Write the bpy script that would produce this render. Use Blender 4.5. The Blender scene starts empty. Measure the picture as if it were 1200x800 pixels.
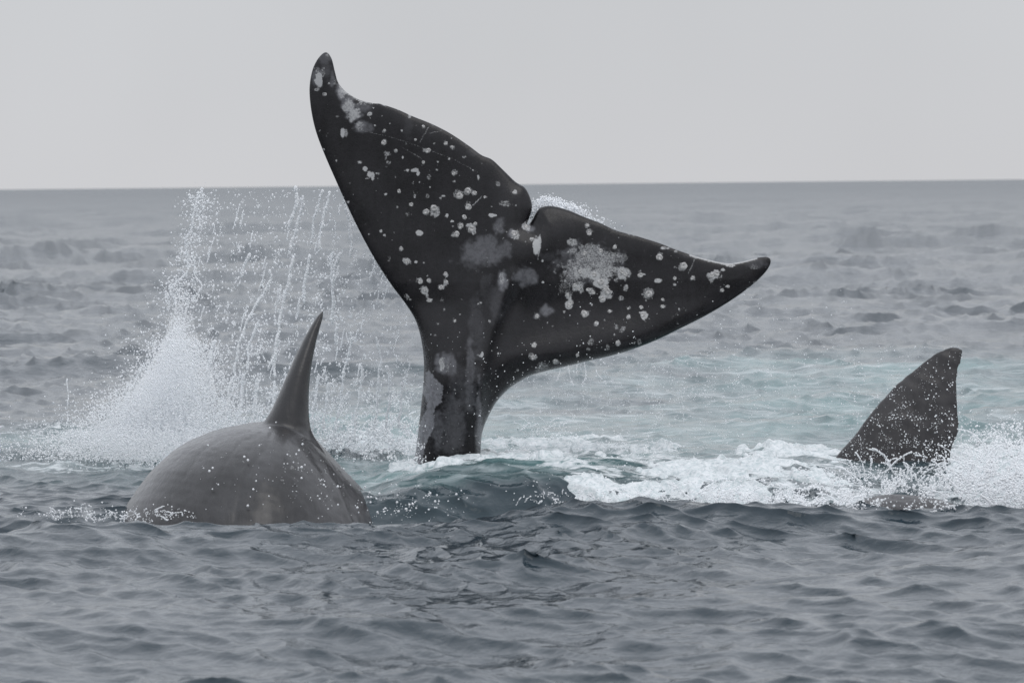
import bpy, math, random
import numpy as np
from mathutils import Vector, Matrix
from mathutils.geometry import delaunay_2d_cdt

random.seed(7)
RNG = np.random.default_rng(11)
sc = bpy.context.scene
COL = sc.collection

# ------------------------------------------------------------------ camera
CAM_H, FPX = 1.96, 4800.0            # metres above the water; pixels per radian on a 1200 px wide frame
PITCH, ROLL = math.atan(184 / FPX), 0.0100
fwd = Vector((0, math.cos(PITCH), -math.sin(PITCH)))
r0 = Vector((1, 0, 0)); u0 = Vector((0, math.sin(PITCH), math.cos(PITCH)))
rgt = r0 * math.cos(ROLL) - u0 * math.sin(ROLL)
upv = r0 * math.sin(ROLL) + u0 * math.cos(ROLL)
cam_d = bpy.data.cameras.new('camera'); cam = bpy.data.objects.new('camera', cam_d); COL.objects.link(cam)
m = Matrix((rgt, upv, -fwd)).transposed().to_4x4(); m.translation = (0, 0, CAM_H)
cam.matrix_world = m
cam_d.sensor_width = 36; cam_d.lens = 36 * FPX / 1200
cam_d.clip_start = 0.1; cam_d.clip_end = 60000
cam_d.dof.use_dof = True; cam_d.dof.focus_distance = 28.6; cam_d.dof.aperture_fstop = 6.0
sc.camera = cam

# ------------------------------------------------------------------ sky and sun (overcast)
SUN_EL, SUN_AZ = math.radians(58), math.radians(150)   # azimuth from +Y clockwise: sun high, behind the whales' right shoulder side
w = bpy.data.worlds.new('World'); sc.world = w; w.use_nodes = True
nt = w.node_tree; nt.nodes.clear()
def wn(t, **k):
    n = nt.nodes.new(t)
    for a, b in k.items(): setattr(n, a, b)
    return n
out = wn('ShaderNodeOutputWorld'); bg = wn('ShaderNodeBackground'); bg.inputs['Strength'].default_value = 0.1
sky = wn('ShaderNodeTexSky', sky_type='NISHITA', sun_disc=False)
sky.sun_elevation = SUN_EL; sky.sun_rotation = SUN_AZ; sky.air_density = 1.0; sky.dust_density = 4.0
geo = wn('ShaderNodeTexCoord'); sep = wn('ShaderNodeSeparateXYZ')
ab = wn('ShaderNodeMath', operation='ABSOLUTE')
ramp = wn('ShaderNodeValToRGB')
cr = ramp.color_ramp; cr.elements[0].position = 0.0; cr.elements[1].position = 1.0
cr.elements[0].color = (0.628, 0.632, 0.652, 1); cr.elements[1].color = (1.25, 1.31, 1.41, 1)
e = cr.elements.new(0.05); e.color = (0.612, 0.625, 0.648, 1)
e = cr.elements.new(0.16); e.color = (0.79, 0.825, 0.88, 1)
e = cr.elements.new(0.35); e.color = (0.93, 0.965, 1.04, 1)
nz = wn('ShaderNodeTexNoise'); nz.inputs['Scale'].default_value = 7.0; nz.inputs['Detail'].default_value = 3
mr = wn('ShaderNodeMapRange'); mr.inputs[1].default_value = 0.3; mr.inputs[2].default_value = 0.7
mr.inputs[3].default_value = 9.45; mr.inputs[4].default_value = 10.25
mul = wn('ShaderNodeVectorMath', operation='SCALE')
mix = wn('ShaderNodeMix', data_type='RGBA'); mix.inputs[0].default_value = 0.96
L = nt.links.new
L(geo.outputs['Generated'], sep.inputs[0]); L(sep.outputs[2], ab.inputs[0]); L(ab.outputs[0], ramp.inputs[0])
L(geo.outputs['Generated'], nz.inputs['Vector']); L(nz.outputs[0], mr.inputs[0])
L(ramp.outputs[0], mul.inputs[0]); L(mr.outputs[0], mul.inputs['Scale'])
L(sky.outputs[0], mix.inputs[6]); L(mul.outputs[0], mix.inputs[7]); L(mix.outputs[2], bg.inputs[0]); L(bg.outputs[0], out.inputs[0])
sd = bpy.data.lights.new('sun', 'SUN'); sd.energy = 0.55; sd.angle = math.radians(35); sd.color = (1.0, 0.97, 0.93)
so = bpy.data.objects.new('sun', sd); COL.objects.link(so)
sdir = Vector((math.sin(SUN_AZ) * math.cos(SUN_EL), math.cos(SUN_AZ) * math.cos(SUN_EL), math.sin(SUN_EL)))
so.rotation_euler = sdir.to_track_quat('Z', 'Y').to_euler(); so.location = (5, 0, 20)
sc.view_settings.view_transform = 'Standard'; sc.view_settings.look = 'None'
sc.view_settings.exposure = 0.0; sc.view_settings.gamma = 1.0
sc.cycles.use_denoising = True
sc.cycles.max_bounces = 24; sc.cycles.diffuse_bounces = 16; sc.cycles.glossy_bounces = 3
sc.cycles.transmission_bounces = 12; sc.cycles.volume_bounces = 16; sc.cycles.transparent_max_bounces = 8

# ------------------------------------------------------------------ helpers
CAMP = np.array([0, 0, CAM_H]); F = np.array(fwd); R_ = np.array(rgt); U_ = np.array(upv)
def PX(px, py, Y):
    """where the sight line of a photo point crosses the upright plane at distance Y (arrays allowed)"""
    px = np.asarray(px, float)[..., None]; py = np.asarray(py, float)[..., None]; Y = np.asarray(Y, float)[..., None]
    d = F + R_ * (px - 600) / FPX + U_ * (400 - py) / FPX
    return CAMP + d * (Y / d[..., 1:2])
def smooth(a, b, x):
    t = np.clip((x - a) / (b - a), 0, 1); return t * t * (3 - 2 * t)
def catmull(pts, step, closed=False):
    P = np.array(pts, float); n = len(P); o = []
    segs = n if closed else n - 1
    for i in range(segs):
        if closed: p0, p1, p2, p3 = P[(i - 1) % n], P[i], P[(i + 1) % n], P[(i + 2) % n]
        else: p0, p1, p2, p3 = P[max(i - 1, 0)], P[i], P[i + 1], P[min(i + 2, n - 1)]
        k = max(1, int(math.ceil(np.linalg.norm(p2 - p1) / step)))
        for t in np.arange(k) / k:
            o.append(0.5 * (2 * p1 + (p2 - p0) * t + (2 * p0 - 5 * p1 + 4 * p2 - p3) * t * t + (3 * p1 - p0 - 3 * p2 + p3) * t ** 3))
    if not closed: o.append(P[-1])
    return np.array(o)

class Field:
    """tileable random field made of waves of a band of lengths, with its sideways (choppy) shift"""
    def __init__(s, L, N, lmin, lmax, p, seed, aim=None, rot=0.0):
        s.L, s.N, s.rot = L, N, rot
        g = np.random.default_rng(seed)
        k1 = np.fft.fftfreq(N, L / N) * 2 * np.pi
        kx, ky = np.meshgrid(k1, k1, indexing='ij'); k = np.hypot(kx, ky); k[0, 0] = 1
        lam = 2 * np.pi / k
        A = k ** (-p) * smooth(lmin * .8, lmin * 1.2, lam) * (1 - smooth(lmax * .8, lmax * 1.2, lam))
        if aim is not None:
            th = np.arctan2(ky, kx); A = A * (0.12 + np.abs(np.cos(th - aim)) ** 1.5)
        A[0, 0] = 0
        H = A * (g.normal(size=(N, N)) + 1j * g.normal(size=(N, N)))
        h = np.fft.ifft2(H).real; sgm = h.std(); s.h = h / sgm
        s.dx = np.fft.ifft2(-1j * kx / k * H).real / sgm; s.dy = np.fft.ifft2(-1j * ky / k * H).real / sgm
    def samp(s, x, y, chop=False):
        c, q = math.cos(s.rot), math.sin(s.rot)
        u = (x * c + y * q) / s.L * s.N; v = (-x * q + y * c) / s.L * s.N
        iu = np.floor(u).astype(int); iv = np.floor(v).astype(int); fu = u - iu; fv = v - iv
        a, b, e, f = iu % s.N, (iu + 1) % s.N, iv % s.N, (iv + 1) % s.N
        def g(T): return (T[a, e] * (1 - fu) + T[b, e] * fu) * (1 - fv) + (T[a, f] * (1 - fu) + T[b, f] * fu) * fv
        if not chop: return g(s.h)
        dx, dy = g(s.dx), g(s.dy)
        return g(s.h), dx * c - dy * q, dx * q + dy * c

def mk_mesh(name, V, faces, attrs=None, smooth_sh=True):
    me = bpy.data.meshes.new(name)
    faces = [np.asarray(f, np.int32) for f in faces if len(f)]
    nl = sum(f.size for f in faces); npoly = sum(len(f) for f in faces)
    me.vertices.add(len(V)); me.vertices.foreach_set('co', np.asarray(V, np.float32).ravel())
    me.loops.add(nl); me.polygons.add(npoly)
    me.loops.foreach_set('vertex_index', np.concatenate([f.ravel() for f in faces]))
    tot = np.concatenate([np.full(len(f), f.shape[1], np.int32) for f in faces])
    me.polygons.foreach_set('loop_start', np.concatenate([[0], np.cumsum(tot)[:-1]]).astype(np.int32))
    me.update(calc_edges=True)
    if smooth_sh: me.polygons.foreach_set('use_smooth', np.ones(npoly, bool))
    for k, a in (attrs or {}).items():
        at = me.attributes.new(k, 'FLOAT', 'POINT'); at.data.foreach_set('value', np.asarray(a, np.float32).ravel())
    me.validate(); return me
def link(name, me, mat, parent=None, **props):
    o = bpy.data.objects.new(name, me)
    if mat and not me.materials: me.materials.append(mat)
    COL.objects.link(o)
    if parent: o.parent = parent
    for k, v in props.items(): o[k] = v
    return o

class Mat:
    def __init__(s, name):
        s.m = bpy.data.materials.new(name); s.m.use_nodes = True; s.t = s.m.node_tree
        s.b = s.t.nodes['Principled BSDF']; s.out = s.t.nodes['Material Output']
    def n(s, ty, ins=None, **k):
        n = s.t.nodes.new(ty)
        for a, b in k.items(): setattr(n, a, b)
        for a, v in (ins or {}).items(): s.set(n.inputs[a], v)
        return n
    def set(s, sock, v):
        if isinstance(v, bpy.types.NodeSocket): s.t.links.new(v, sock)
        elif isinstance(v, bpy.types.Node): s.t.links.new(v.outputs[0], sock)
        else: sock.default_value = v
    def attr(s, name): return s.n('ShaderNodeAttribute', attribute_name=name).outputs['Fac']
    def math(s, op, a, b=0.0, clamp=False):
        return s.n('ShaderNodeMath', {0: a, 1: b}, operation=op, use_clamp=clamp).outputs[0]
    def maprange(s, v, a, b, c=0.0, d=1.0, sm=True):
        return s.n('ShaderNodeMapRange', {0: v, 1: a, 2: b, 3: c, 4: d}, interpolation_type='SMOOTHSTEP' if sm else 'LINEAR').outputs[0]
    def noise(s, scale, detail=4, rough=0.55, vec=None, stretch=None, dist=0.0):
        if vec is None: vec = s.n('ShaderNodeTexCoord').outputs['Object']
        if stretch: vec = s.n('ShaderNodeMapping', {'Vector': vec, 'Scale': stretch}).outputs[0]
        return s.n('ShaderNodeTexNoise', {'Vector': vec, 'Scale': scale, 'Detail': detail, 'Roughness': rough, 'Distortion': dist}).outputs[0]
    def mix(s, f, a, b):
        n = s.n('ShaderNodeMix', data_type='RGBA'); s.set(n.inputs[0], f)
        for i, c in ((6, a), (7, b)):
            if isinstance(c, tuple) and len(c) == 3: c = c + (1,)
            s.set(n.inputs[i], c)
        return n.outputs[2]
    def bump(s, h, strength, dist, normal=None):
        i = {'Height': h, 'Strength': strength, 'Distance': dist}
        if normal is not None: i['Normal'] = normal
        return s.n('ShaderNodeBump', i).outputs[0]

# ------------------------------------------------------------------ the sea surface as a function
FA = Field(173.0, 512, 5.0, 40.0, 1.9, 1, aim=1.35)
FB = Field(37.0, 512, 0.75, 5.0, 1.75, 2, aim=1.75, rot=0.3)
FC = Field(7.9, 256, 0.12, 0.85, 1.4, 3, aim=1.3, rot=-0.45)
N1 = Field(11.0, 512, 0.08, 2.0, 1.5, 21); N2 = Field(9.0, 512, 0.06, 0.7, 1.3, 22, rot=.7); N3 = Field(23.0, 256, 1.2, 8, 1.4, 23, rot=.2)

def pxof(x, y, z=0.0):
    """photo column and row of a point (used to lay out the churned patch round the whales)"""
    d = np.stack([x, y, z - CAM_H + 0 * x], -1); c = d @ F
    return 600 + FPX * (d @ R_) / c, 400 - FPX * (d @ U_) / c
# churned patch features, in metres on the water: ridge in front of the whales, dip behind it, steep wavelet to its right
def crest1(x): return 23.5 + 0.35 * np.sin(x * 0.9 + 0.7) + 0.12 * np.sin(x * 2.7)
def sea(x, y, chop=False):
    r = np.hypot(x, y)
    near = 1 - smooth(45, 110, r)
    ha, ax, ay = FA.samp(x, y, True); hb, bx, by = FB.samp(x, y, True); hc, cx, cy = FC.samp(x, y, True)
    calm = np.exp(-((x - 1) / 6) ** 2 - ((y - 27) / 5) ** 2)       # whales flatten the chop
    A = (0.15 - 0.095 * near); B = 0.0285 * (1 - .45 * calm) * (1 + 1.3 * smooth(31, 85, r)); Cc = 0.0108 * (1 + .1 * calm) * (1 + .7 * smooth(32, 75, r))
    A = A * (1 - .7 * calm)
    gust = 1 + .20 * np.clip(N3.samp(x * .55, y * .35), -1.6, 1.8); B = B * (.35 + .65 * gust); Cc = Cc * gust
    z = A * ha + B * hb + Cc * hc
    # ridge and dip
    c1 = crest1(x); wx = np.exp(-(x / 9.0) ** 4)
    z += wx * ((0.075 + .022 * np.sin(1.9 * x + .5) + .014 * np.sin(4.3 * x)) * np.exp(-((y - c1) / 0.75) ** 2) - 0.16 * np.exp(-((y - c1 - 1.35) / 0.65) ** 2))
    # steep wavelet, dark face to the camera
    c2 = 25.75 - 0.10 * (x - 0.2) + 0.1 * np.sin(2.1 * x)
    d2 = y - c2; m2 = smooth(-1.0, -0.5, x) * (1 - smooth(1.5, 2.6, x))
    z += m2 * (0.118 + .02 * np.sin(3.3 * x + 1)) * np.where(d2 < 0, np.exp(-(d2 / 0.36) ** 2), np.exp(-(d2 / 3.0) ** 2))
    # boil where the tail stands
    z += 0.025 * np.exp(-((x + 0.3) / 1.0) ** 2 - ((y - 28.0) / .8) ** 2) * (1 + .3 * hb)
    if chop: return z, A * 1.0 * ax + B * 1.7 * bx + Cc * 1.4 * cx, A * 1.0 * ay + B * 1.7 * by + Cc * 1.4 * cy
    return z

def foam_amt(x, y):
    """0..1 how much foam lies on the water"""
    px, py = pxof(x, y, 0.0)
    n = N3.samp(x, y) * .5 + N1.samp(x, y) * .35
    def blob(cx, cy, rx, ry, k=1.0):
        d = np.hypot((px - cx) / rx, (py - cy) / ry); return k * (1 - smooth(0.55, 1.15, d + 0.18 * n))
    f = np.zeros_like(x)
    for b in [(535, 549, 92, 23, 1.0), (610, 556, 60, 14, .9), (650, 538, 100, 26, .97), (585, 552, 50, 12, .8), (735, 542, 90, 26, .86), (605, 562, 60, 11, .85), (700, 572, 60, 12, .8), (830, 570, 120, 34, .84),
              (960, 585, 130, 30, .88), (1050, 552, 100, 22, .8), (938, 594, 60, 14, 1.0), (1160, 560, 110, 50, 1.0), (930, 545, 110, 16, .75), (1240, 575, 120, 45, .9),
              (200, 528, 150, 23, 1.0), (60, 545, 150, 6, .8), (265, 548, 120, 6, .8), (1040, 535, 60, 8, .7), (430, 522, 60, 16, .85), (330, 512, 60, 14, .6), (50, 520, 110, 7, .7), (120, 540, 120, 5, .5), (90, 604, 140, 10, .75),
              (860, 503, 170, 9, .55), (760, 516, 90, 7, .6), (470, 606, 40, 4, .6), (660, 566, 60, 9, .9),
              (290, 446, 60, 2.5, .35)]:
        f = np.maximum(f, blob(*b))
    f = f * (1 - smooth(-4, 5, py + 3 * n - np.interp(px, [0, 340, 400, 600, 700, 790, 850], [900, 900, 568, 574, 586, 606, 700])))
    f = f * (1 - .45 * np.exp(-((px - 1055) / 75) ** 2 - ((py - 553) / 17) ** 2))      # smoother aerated water under the right fin
    return f * smooth(23.4, 24.3, y)
def aer_amt(x, y):
    """0..1 air bubbles under the surface: pale blue-green water"""
    px, py = pxof(x, y, 0.0); n = N3.samp(x, y)
    def blob(cx, cy, rx, ry, k): return k * np.exp(-(((px - cx) / rx) ** 2 + ((py - cy) / ry) ** 2) ** 1.2)
    a = blob(800, 505, 430, 62, 1.0) + blob(1080, 470, 240, 48, .7) + blob(450, 530, 200, 42, 1.2) + blob(150, 530, 260, 30, .55) + blob(880, 445, 210, 14, .5)
    a = a + blob(560, 580, 190, 20, .35)
    c2 = 25.75 - 0.10 * (x - 0.2) + 0.1 * np.sin(2.1 * x)
    a = a * (1 - .78 * smooth(-1.9, -1.0, x) * (1 - smooth(2.0, 3.0, x)) * (1 - smooth(-.12, .12, y - c2))) * smooth(24.0, 24.7, y)
    return np.clip(a * (1 + .35 * n) - .05, 0, 1)

# ------------------------------------------------------------------ sea mesh (rings round the camera's foot, finest where the picture looks)
NR, NA = 760, 880
off = np.concatenate([np.linspace(790, 3, NR - 40), np.geomspace(2.9, 0.35, 40)])
rr = np.concatenate([np.geomspace(0.25, 11.6, 26), CAM_H * FPX / off, np.arange(23.0, 26.6, .016), np.arange(26.6, 28.6, .03)])
rr = np.unique(np.round(rr, 5))
dense = np.radians(np.linspace(-9.6, 9.6, NA))
side = np.radians(9.6 + (np.geomspace(1, 41, 40) - 1) / 40 * 170.4)[1:]
ang = np.concatenate([-side[::-1], dense, side])
ang = ang[:-1]                                     # the ring closes on itself
Rg, Ag = np.meshgrid(rr, ang, indexing='ij')
X0, Y0 = Rg * np.sin(Ag), Rg * np.cos(Ag)
Z, DX, DY = sea(X0, Y0, True)
dr = np.gradient(rr)[:, None]
fade = 1 - smooth(900, 5000, Rg)
Z = Z * fade; DX *= fade * (1 - smooth(60, 200, Rg)); DY *= fade * (1 - smooth(60, 200, Rg))
coarse = 1 - smooth(math.radians(11), math.radians(25), np.abs(Ag)) * smooth(5, 12, Rg) * .6
V = np.stack([X0 - DX, Y0 - DY, Z * coarse], -1).reshape(-1, 3)
nr, na = Rg.shape
I = np.arange(nr * na).reshape(nr, na)
J = np.roll(I, -1, axis=1)
quads = np.stack([I[:-1], I[1:], J[1:], J[:-1]], -1).reshape(-1, 4)[:, ::-1]
fo = foam_amt(X0, Y0); ae = aer_amt(X0, Y0)
me = mk_mesh('sea', V, [quads], {'foam': fo, 'aer': ae, 'far': smooth(1.4, 3.2, np.log10(np.maximum(Rg, 1)))})

M = Mat('sea_water')
fa, aa, far = M.attr('foam'), M.attr('aer'), M.attr('far')
n_big = M.noise(2.2, 5, .6, dist=.6); n_fine = M.noise(14, 5, .65, dist=.8)
wv = M.n('ShaderNodeTexCoord').outputs['Object']
warp = M.n('ShaderNodeTexNoise', {'Vector': wv, 'Scale': 3.0, 'Detail': 3.0}).outputs['Color']
wv2 = M.n('ShaderNodeVectorMath', {0: wv, 1: M.n('ShaderNodeVectorMath', {0: warp, 'Scale': .5}, operation='SCALE').outputs[0]}, operation='ADD').outputs[0]
vor = M.n('ShaderNodeTexVoronoi', {'Vector': wv2, 'Scale': 3.4}, feature='DISTANCE_TO_EDGE').outputs['Distance']
lace = M.maprange(vor, 0.0, .22, 1.0, 0.0)
nn = M.math('ADD', M.math('ADD', M.math('MULTIPLY', n_big, .45), M.math('MULTIPLY', n_fine, .4)), M.math('MULTIPLY', lace, .12))
thr = M.math('SUBTRACT', 1.12, M.math('MULTIPLY', fa, .62))                       # foam shows where noise beats 1-foam
fshow = M.maprange(M.math('SUBTRACT', nn, M.math('MULTIPLY', thr, .69)), 0.0, 0.16)
fshow = M.math('MULTIPLY', fshow, M.maprange(fa, 0.05, 0.3))
streak = M.noise(1.3, 4, .6, stretch=(1, 3.2, 1), dist=1.2)
veil = M.math('MULTIPLY', M.maprange(streak, .48, .72), M.maprange(aa, .1, .7))
deep = (0.018, 0.031, 0.041); aqua = (0.112, 0.202, 0.202)
aa2 = M.math('MULTIPLY', aa, M.maprange(M.noise(.9, 4, .6), .25, .7, .35, 1.0))
c = M.mix(aa2, deep, aqua)
c = M.mix(M.math('MULTIPLY', veil, .55), c, (0.55, 0.6, 0.61))
c = M.mix(fshow, c, M.mix(M.maprange(n_fine, .35, .65), (0.46, 0.51, 0.52), (0.68, 0.70, 0.71)))
M.set(M.b.inputs['Base Color'], c); M.b.inputs['IOR'].default_value = 1.333
M.set(M.b.inputs['Specular IOR Level'], M.maprange(far, 0.01, .35, .5, .24, False))      # slopes too small to build make the far sea less of a mirror
rg = M.math('ADD', M.maprange(far, 0, 1, .11, .26, False), M.math('MULTIPLY', fshow, .5), True)
M.set(M.b.inputs['Roughness'], rg)
b1 = M.noise(3.2, 3, .5, stretch=(1, .8, 1), dist=.4); b2 = M.noise(0.32, 3, .55)
nrm = M.bump(b1, M.maprange(far, 0, 1, .6, 1.0, False), .03)
nrm = M.bump(M.noise(11, 4, .6, stretch=(1, .8, 1), dist=.5), .8, .010, nrm)
nrm = M.bump(b2, M.maprange(far, 0.1, .7, 0.0, 1.0, False), .35, nrm)
nrm = M.bump(M.noise(1.3, 4, .6), M.maprange(far, 0.05, .5, 0.0, .9, False), .10, nrm)
nrm = M.bump(n_fine, M.math('MULTIPLY', fshow, .8), .03, nrm)
M.set(M.b.inputs['Normal'], nrm)
link('sea', me, M.m, kind='structure')

# ------------------------------------------------------------------ heaped foam over the churned patch
gx = np.arange(-3.9, 5.6, 0.013); gy = np.concatenate([np.arange(24.3, 31.5, 0.03)])
GX, GY = np.meshgrid(gx, gy, indexing='ij')
fm = foam_amt(GX, GY)
sz, sdx, sdy = sea(GX, GY, True)
bil = np.minimum(np.abs(N1.samp(GX, GY)) / 1.5, 1.2)             # puffy
bil2 = np.minimum(np.abs(N2.samp(GX, GY)) / 1.4, 1.2)
heap = smooth(.55, 1.1, fm + .26 * N3.samp(GX * 1.7, GY * 1.3) + .22 * N1.samp(GX, GY * .7) + .13 * N2.samp(GX, GY * .6) - .02)
GPX, GPY = pxof(GX, GY)
heap *= 1 - .95 * np.exp(-(((GPX - 1062) / 66) ** 2 + ((GPY - 592) / 20) ** 2) ** 2)      # the whale's side shows here
heap *= smooth(360, 430, GPX) * smooth(506, 520, GPY)
heap *= 1 - .8 * np.exp(-((GPX - 1050) / 70) ** 2 - ((GPY - 548) / 20) ** 2)
tallr = 1 + .9 * np.exp(-((GPX - 1170) / 70) ** 2 - ((GPY - 575) / 40) ** 2) + .5 * np.exp(-((GPX - 900) / 60) ** 2 - ((GPY - 585) / 25) ** 2)
fz = sz - 0.03 + heap * (0.026 + heap * tallr * (0.048 * bil * (0.4 + .6 * smooth(-.8, 1.5, N3.samp(GX, GY))) + 0.022 * bil2))
jx, jy = 0.010 * N2.samp(GY, GX), 0.012 * N2.samp(GX + 3.3, GY + 1.7)
V = np.stack([GX - sdx + jx * heap, GY - sdy + jy * heap, fz], -1).reshape(-1, 3)
I = np.arange(GX.size).reshape(GX.shape)
q = np.stack([I[:-1, :-1], I[1:, :-1], I[1:, 1:], I[:-1, 1:]], -1)
keep = (heap[:-1, :-1] + heap[1:, 1:] + heap[1:, :-1] + heap[:-1, 1:]) > 0.02
q = q[keep]
used = np.unique(q); rm = np.full(GX.size, -1); rm[used] = np.arange(len(used))
me = mk_mesh('sea_foam', V[used], [rm[q]], {'thick': heap.ravel()[used]})
M = Mat('foam')
th = M.attr('thick'); n = M.noise(22, 6, .7, dist=1.0)
c = M.mix(M.maprange(n, .3, .62), (0.40, 0.47, 0.48), (0.72, 0.74, 0.75))  # greyer in the bump's dents: cavity shading put into the foam colour
c = M.mix(M.maprange(M.math('ADD', th, M.math('MULTIPLY', M.math('SUBTRACT', M.noise(7, 5, .65, dist=1.0), .5), 1.1)), .1, .62), (0.20, 0.31, 0.31), c)
M.set(M.b.inputs['Base Color'], c); M.b.inputs['Roughness'].default_value = .45; M.b.inputs['IOR'].default_value = 1.33
M.b.inputs['Subsurface Weight'].default_value = 0.0
M.set(M.b.inputs['Normal'], M.bump(n, .5, .012, M.bump(M.noise(70, 3, .6), .5, .006)))
FOAM_M = M.m
link('sea_foam', me, M.m, kind='stuff')

# ------------------------------------------------------------------ whale skin
def skin(name, base, light, rough=.32, mottle=6.0, barn=(0.44, 0.44, 0.44), coat=.12, tone=False):
    M = Mat(name)
    mk = M.attr('mark'); lt = M.attr('pale')
    n0 = M.noise(mottle, 5, .6); n1 = M.noise(90, 5, .7); n2 = M.noise(28, 5, .65, dist=.5)
    n3 = M.noise(13, 6, .75, stretch=(1.3, .45, .4), dist=1.0)
    c = M.mix(M.maprange(M.math('ADD', M.math('MULTIPLY', n0, .45), M.math('MULTIPLY', n3, .55)), .36, .64), base, light)  # skin mottling, plus wet glints and streaks painted in as lighter colour
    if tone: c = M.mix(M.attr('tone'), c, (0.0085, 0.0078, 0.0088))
    pf = M.math('MULTIPLY', lt, M.maprange(n2, .3, .66, .6, 1.0))
    c = M.mix(pf, c, (0.205, 0.205, 0.22))
    mf = M.maprange(M.math('ADD', mk, M.math('MULTIPLY', M.math('SUBTRACT', n1, .5), 1.3)), .35, .85)
    mf = M.math('MULTIPLY', mf, M.maprange(mk, .04, .2))
    c = M.mix(mf, c, barn)
    M.set(M.b.inputs['Base Color'], c)
    M.b.inputs['IOR'].default_value = 1.34
    M.b.inputs['Coat Weight'].default_value = coat; M.b.inputs['Coat Roughness'].default_value = .12 if coat < .2 else .26
    M.set(M.b.inputs['Roughness'], M.math('ADD', M.maprange(n2, .3, .7, rough - .06, rough + .1), M.math('MULTIPLY', mf, .3)))
    nr_ = M.bump(n2, .35, .006); nr_ = M.bump(M.noise(6, 5, .7, stretch=(3.2, .9, .8), dist=.9), .55, .010 if coat > .2 else .004, nr_); nr_ = M.bump(n1, .3, .0025, nr_); nr_ = M.bump(mf, .4, .004, nr_)
    M.set(M.b.inputs['Normal'], nr_)
    return M.m

# ------------------------------------------------------------------ raised tail
TAIL_Y = 28.6
OUT = [(380, 60), (386.7, 67.5), (391, 84), (395, 96.4), (404.6, 107.4), (420, 116.4), (436, 120.5), (443, 121), (450, 122.8), (466.5, 128.5), (483, 136), (505, 144.8),
       (527, 156), (549, 170.6), (564, 181.6), (576.4, 187), (590, 199.5), (604, 213), (615, 220), (621.5, 232), (623.5, 244), (620, 256), (617.5, 263),
       (619.5, 263), (624, 257), (628, 249.5), (634, 243.2), (647, 241.5), (665, 246), (683, 253.5), (704, 261.6), (722, 270), (746, 276.6), (770, 284), (779, 287.3), (788, 291), (809, 298.3), (830, 304.5),
       (854, 309), (872, 306.8), (890, 302.4), (902, 302), (905, 308), (899, 319), (884, 333.5), (860, 351), (830, 369), (800, 384), (770, 398.5), (740, 410), (716, 417), (689, 423),
       (665, 429), (641, 434.5), (622, 440), (608, 447.5), (596, 456), (582, 471), (571, 491), (565, 508), (563, 530), (562, 560), (563, 600), (475, 600), (481, 560), (486.7, 530),
       (489.5, 507.5), (493, 477.5), (496, 447.5), (496.3, 420), (493, 396), (487, 376), (476, 357.5), (457.5, 333), (438.7, 304), (420, 270), (404.6, 238.5), (392, 211), (378.5, 180.5), (368.9, 155.5),
       (363.4, 133.5), (360.6, 111.5), (361, 95), (364.7, 78.5), (371.6, 66)]
def to_plane(pts, Y):
    p = np.array(pts, float); w3 = PX(p[:, 0], p[:, 1], Y); return w3[:, [0, 2]]
def segdist(P, A):
    """distance of points P to closed polyline A"""
    B = np.roll(A, -1, axis=0); d = np.full(len(P), 1e9)
    for s in range(0, len(P), 4000):
        Q = P[s:s + 4000, None, :]; AB = (B - A)[None]; t = ((Q - A[None]) * AB).sum(-1) / np.maximum((AB ** 2).sum(-1), 1e-12)
        t = np.clip(t, 0, 1)[..., None]; d[s:s + 4000] = np.sqrt((((A[None] + t * AB) - Q) ** 2).sum(-1).min(1))
    return d
def inside(P, A):
    c = np.zeros(len(P), bool); x, y = P[:, 0], P[:, 1]; n = len(A); j = n - 1
    for i in range(n):
        xi, yi = A[i]; xj, yj = A[j]
        hit = ((yi > y) != (yj > y)) & (x < (xj - xi) * (y - yi) / ((yj - yi) or 1e-12) + xi)
        c ^= hit; j = i
    return c
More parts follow.
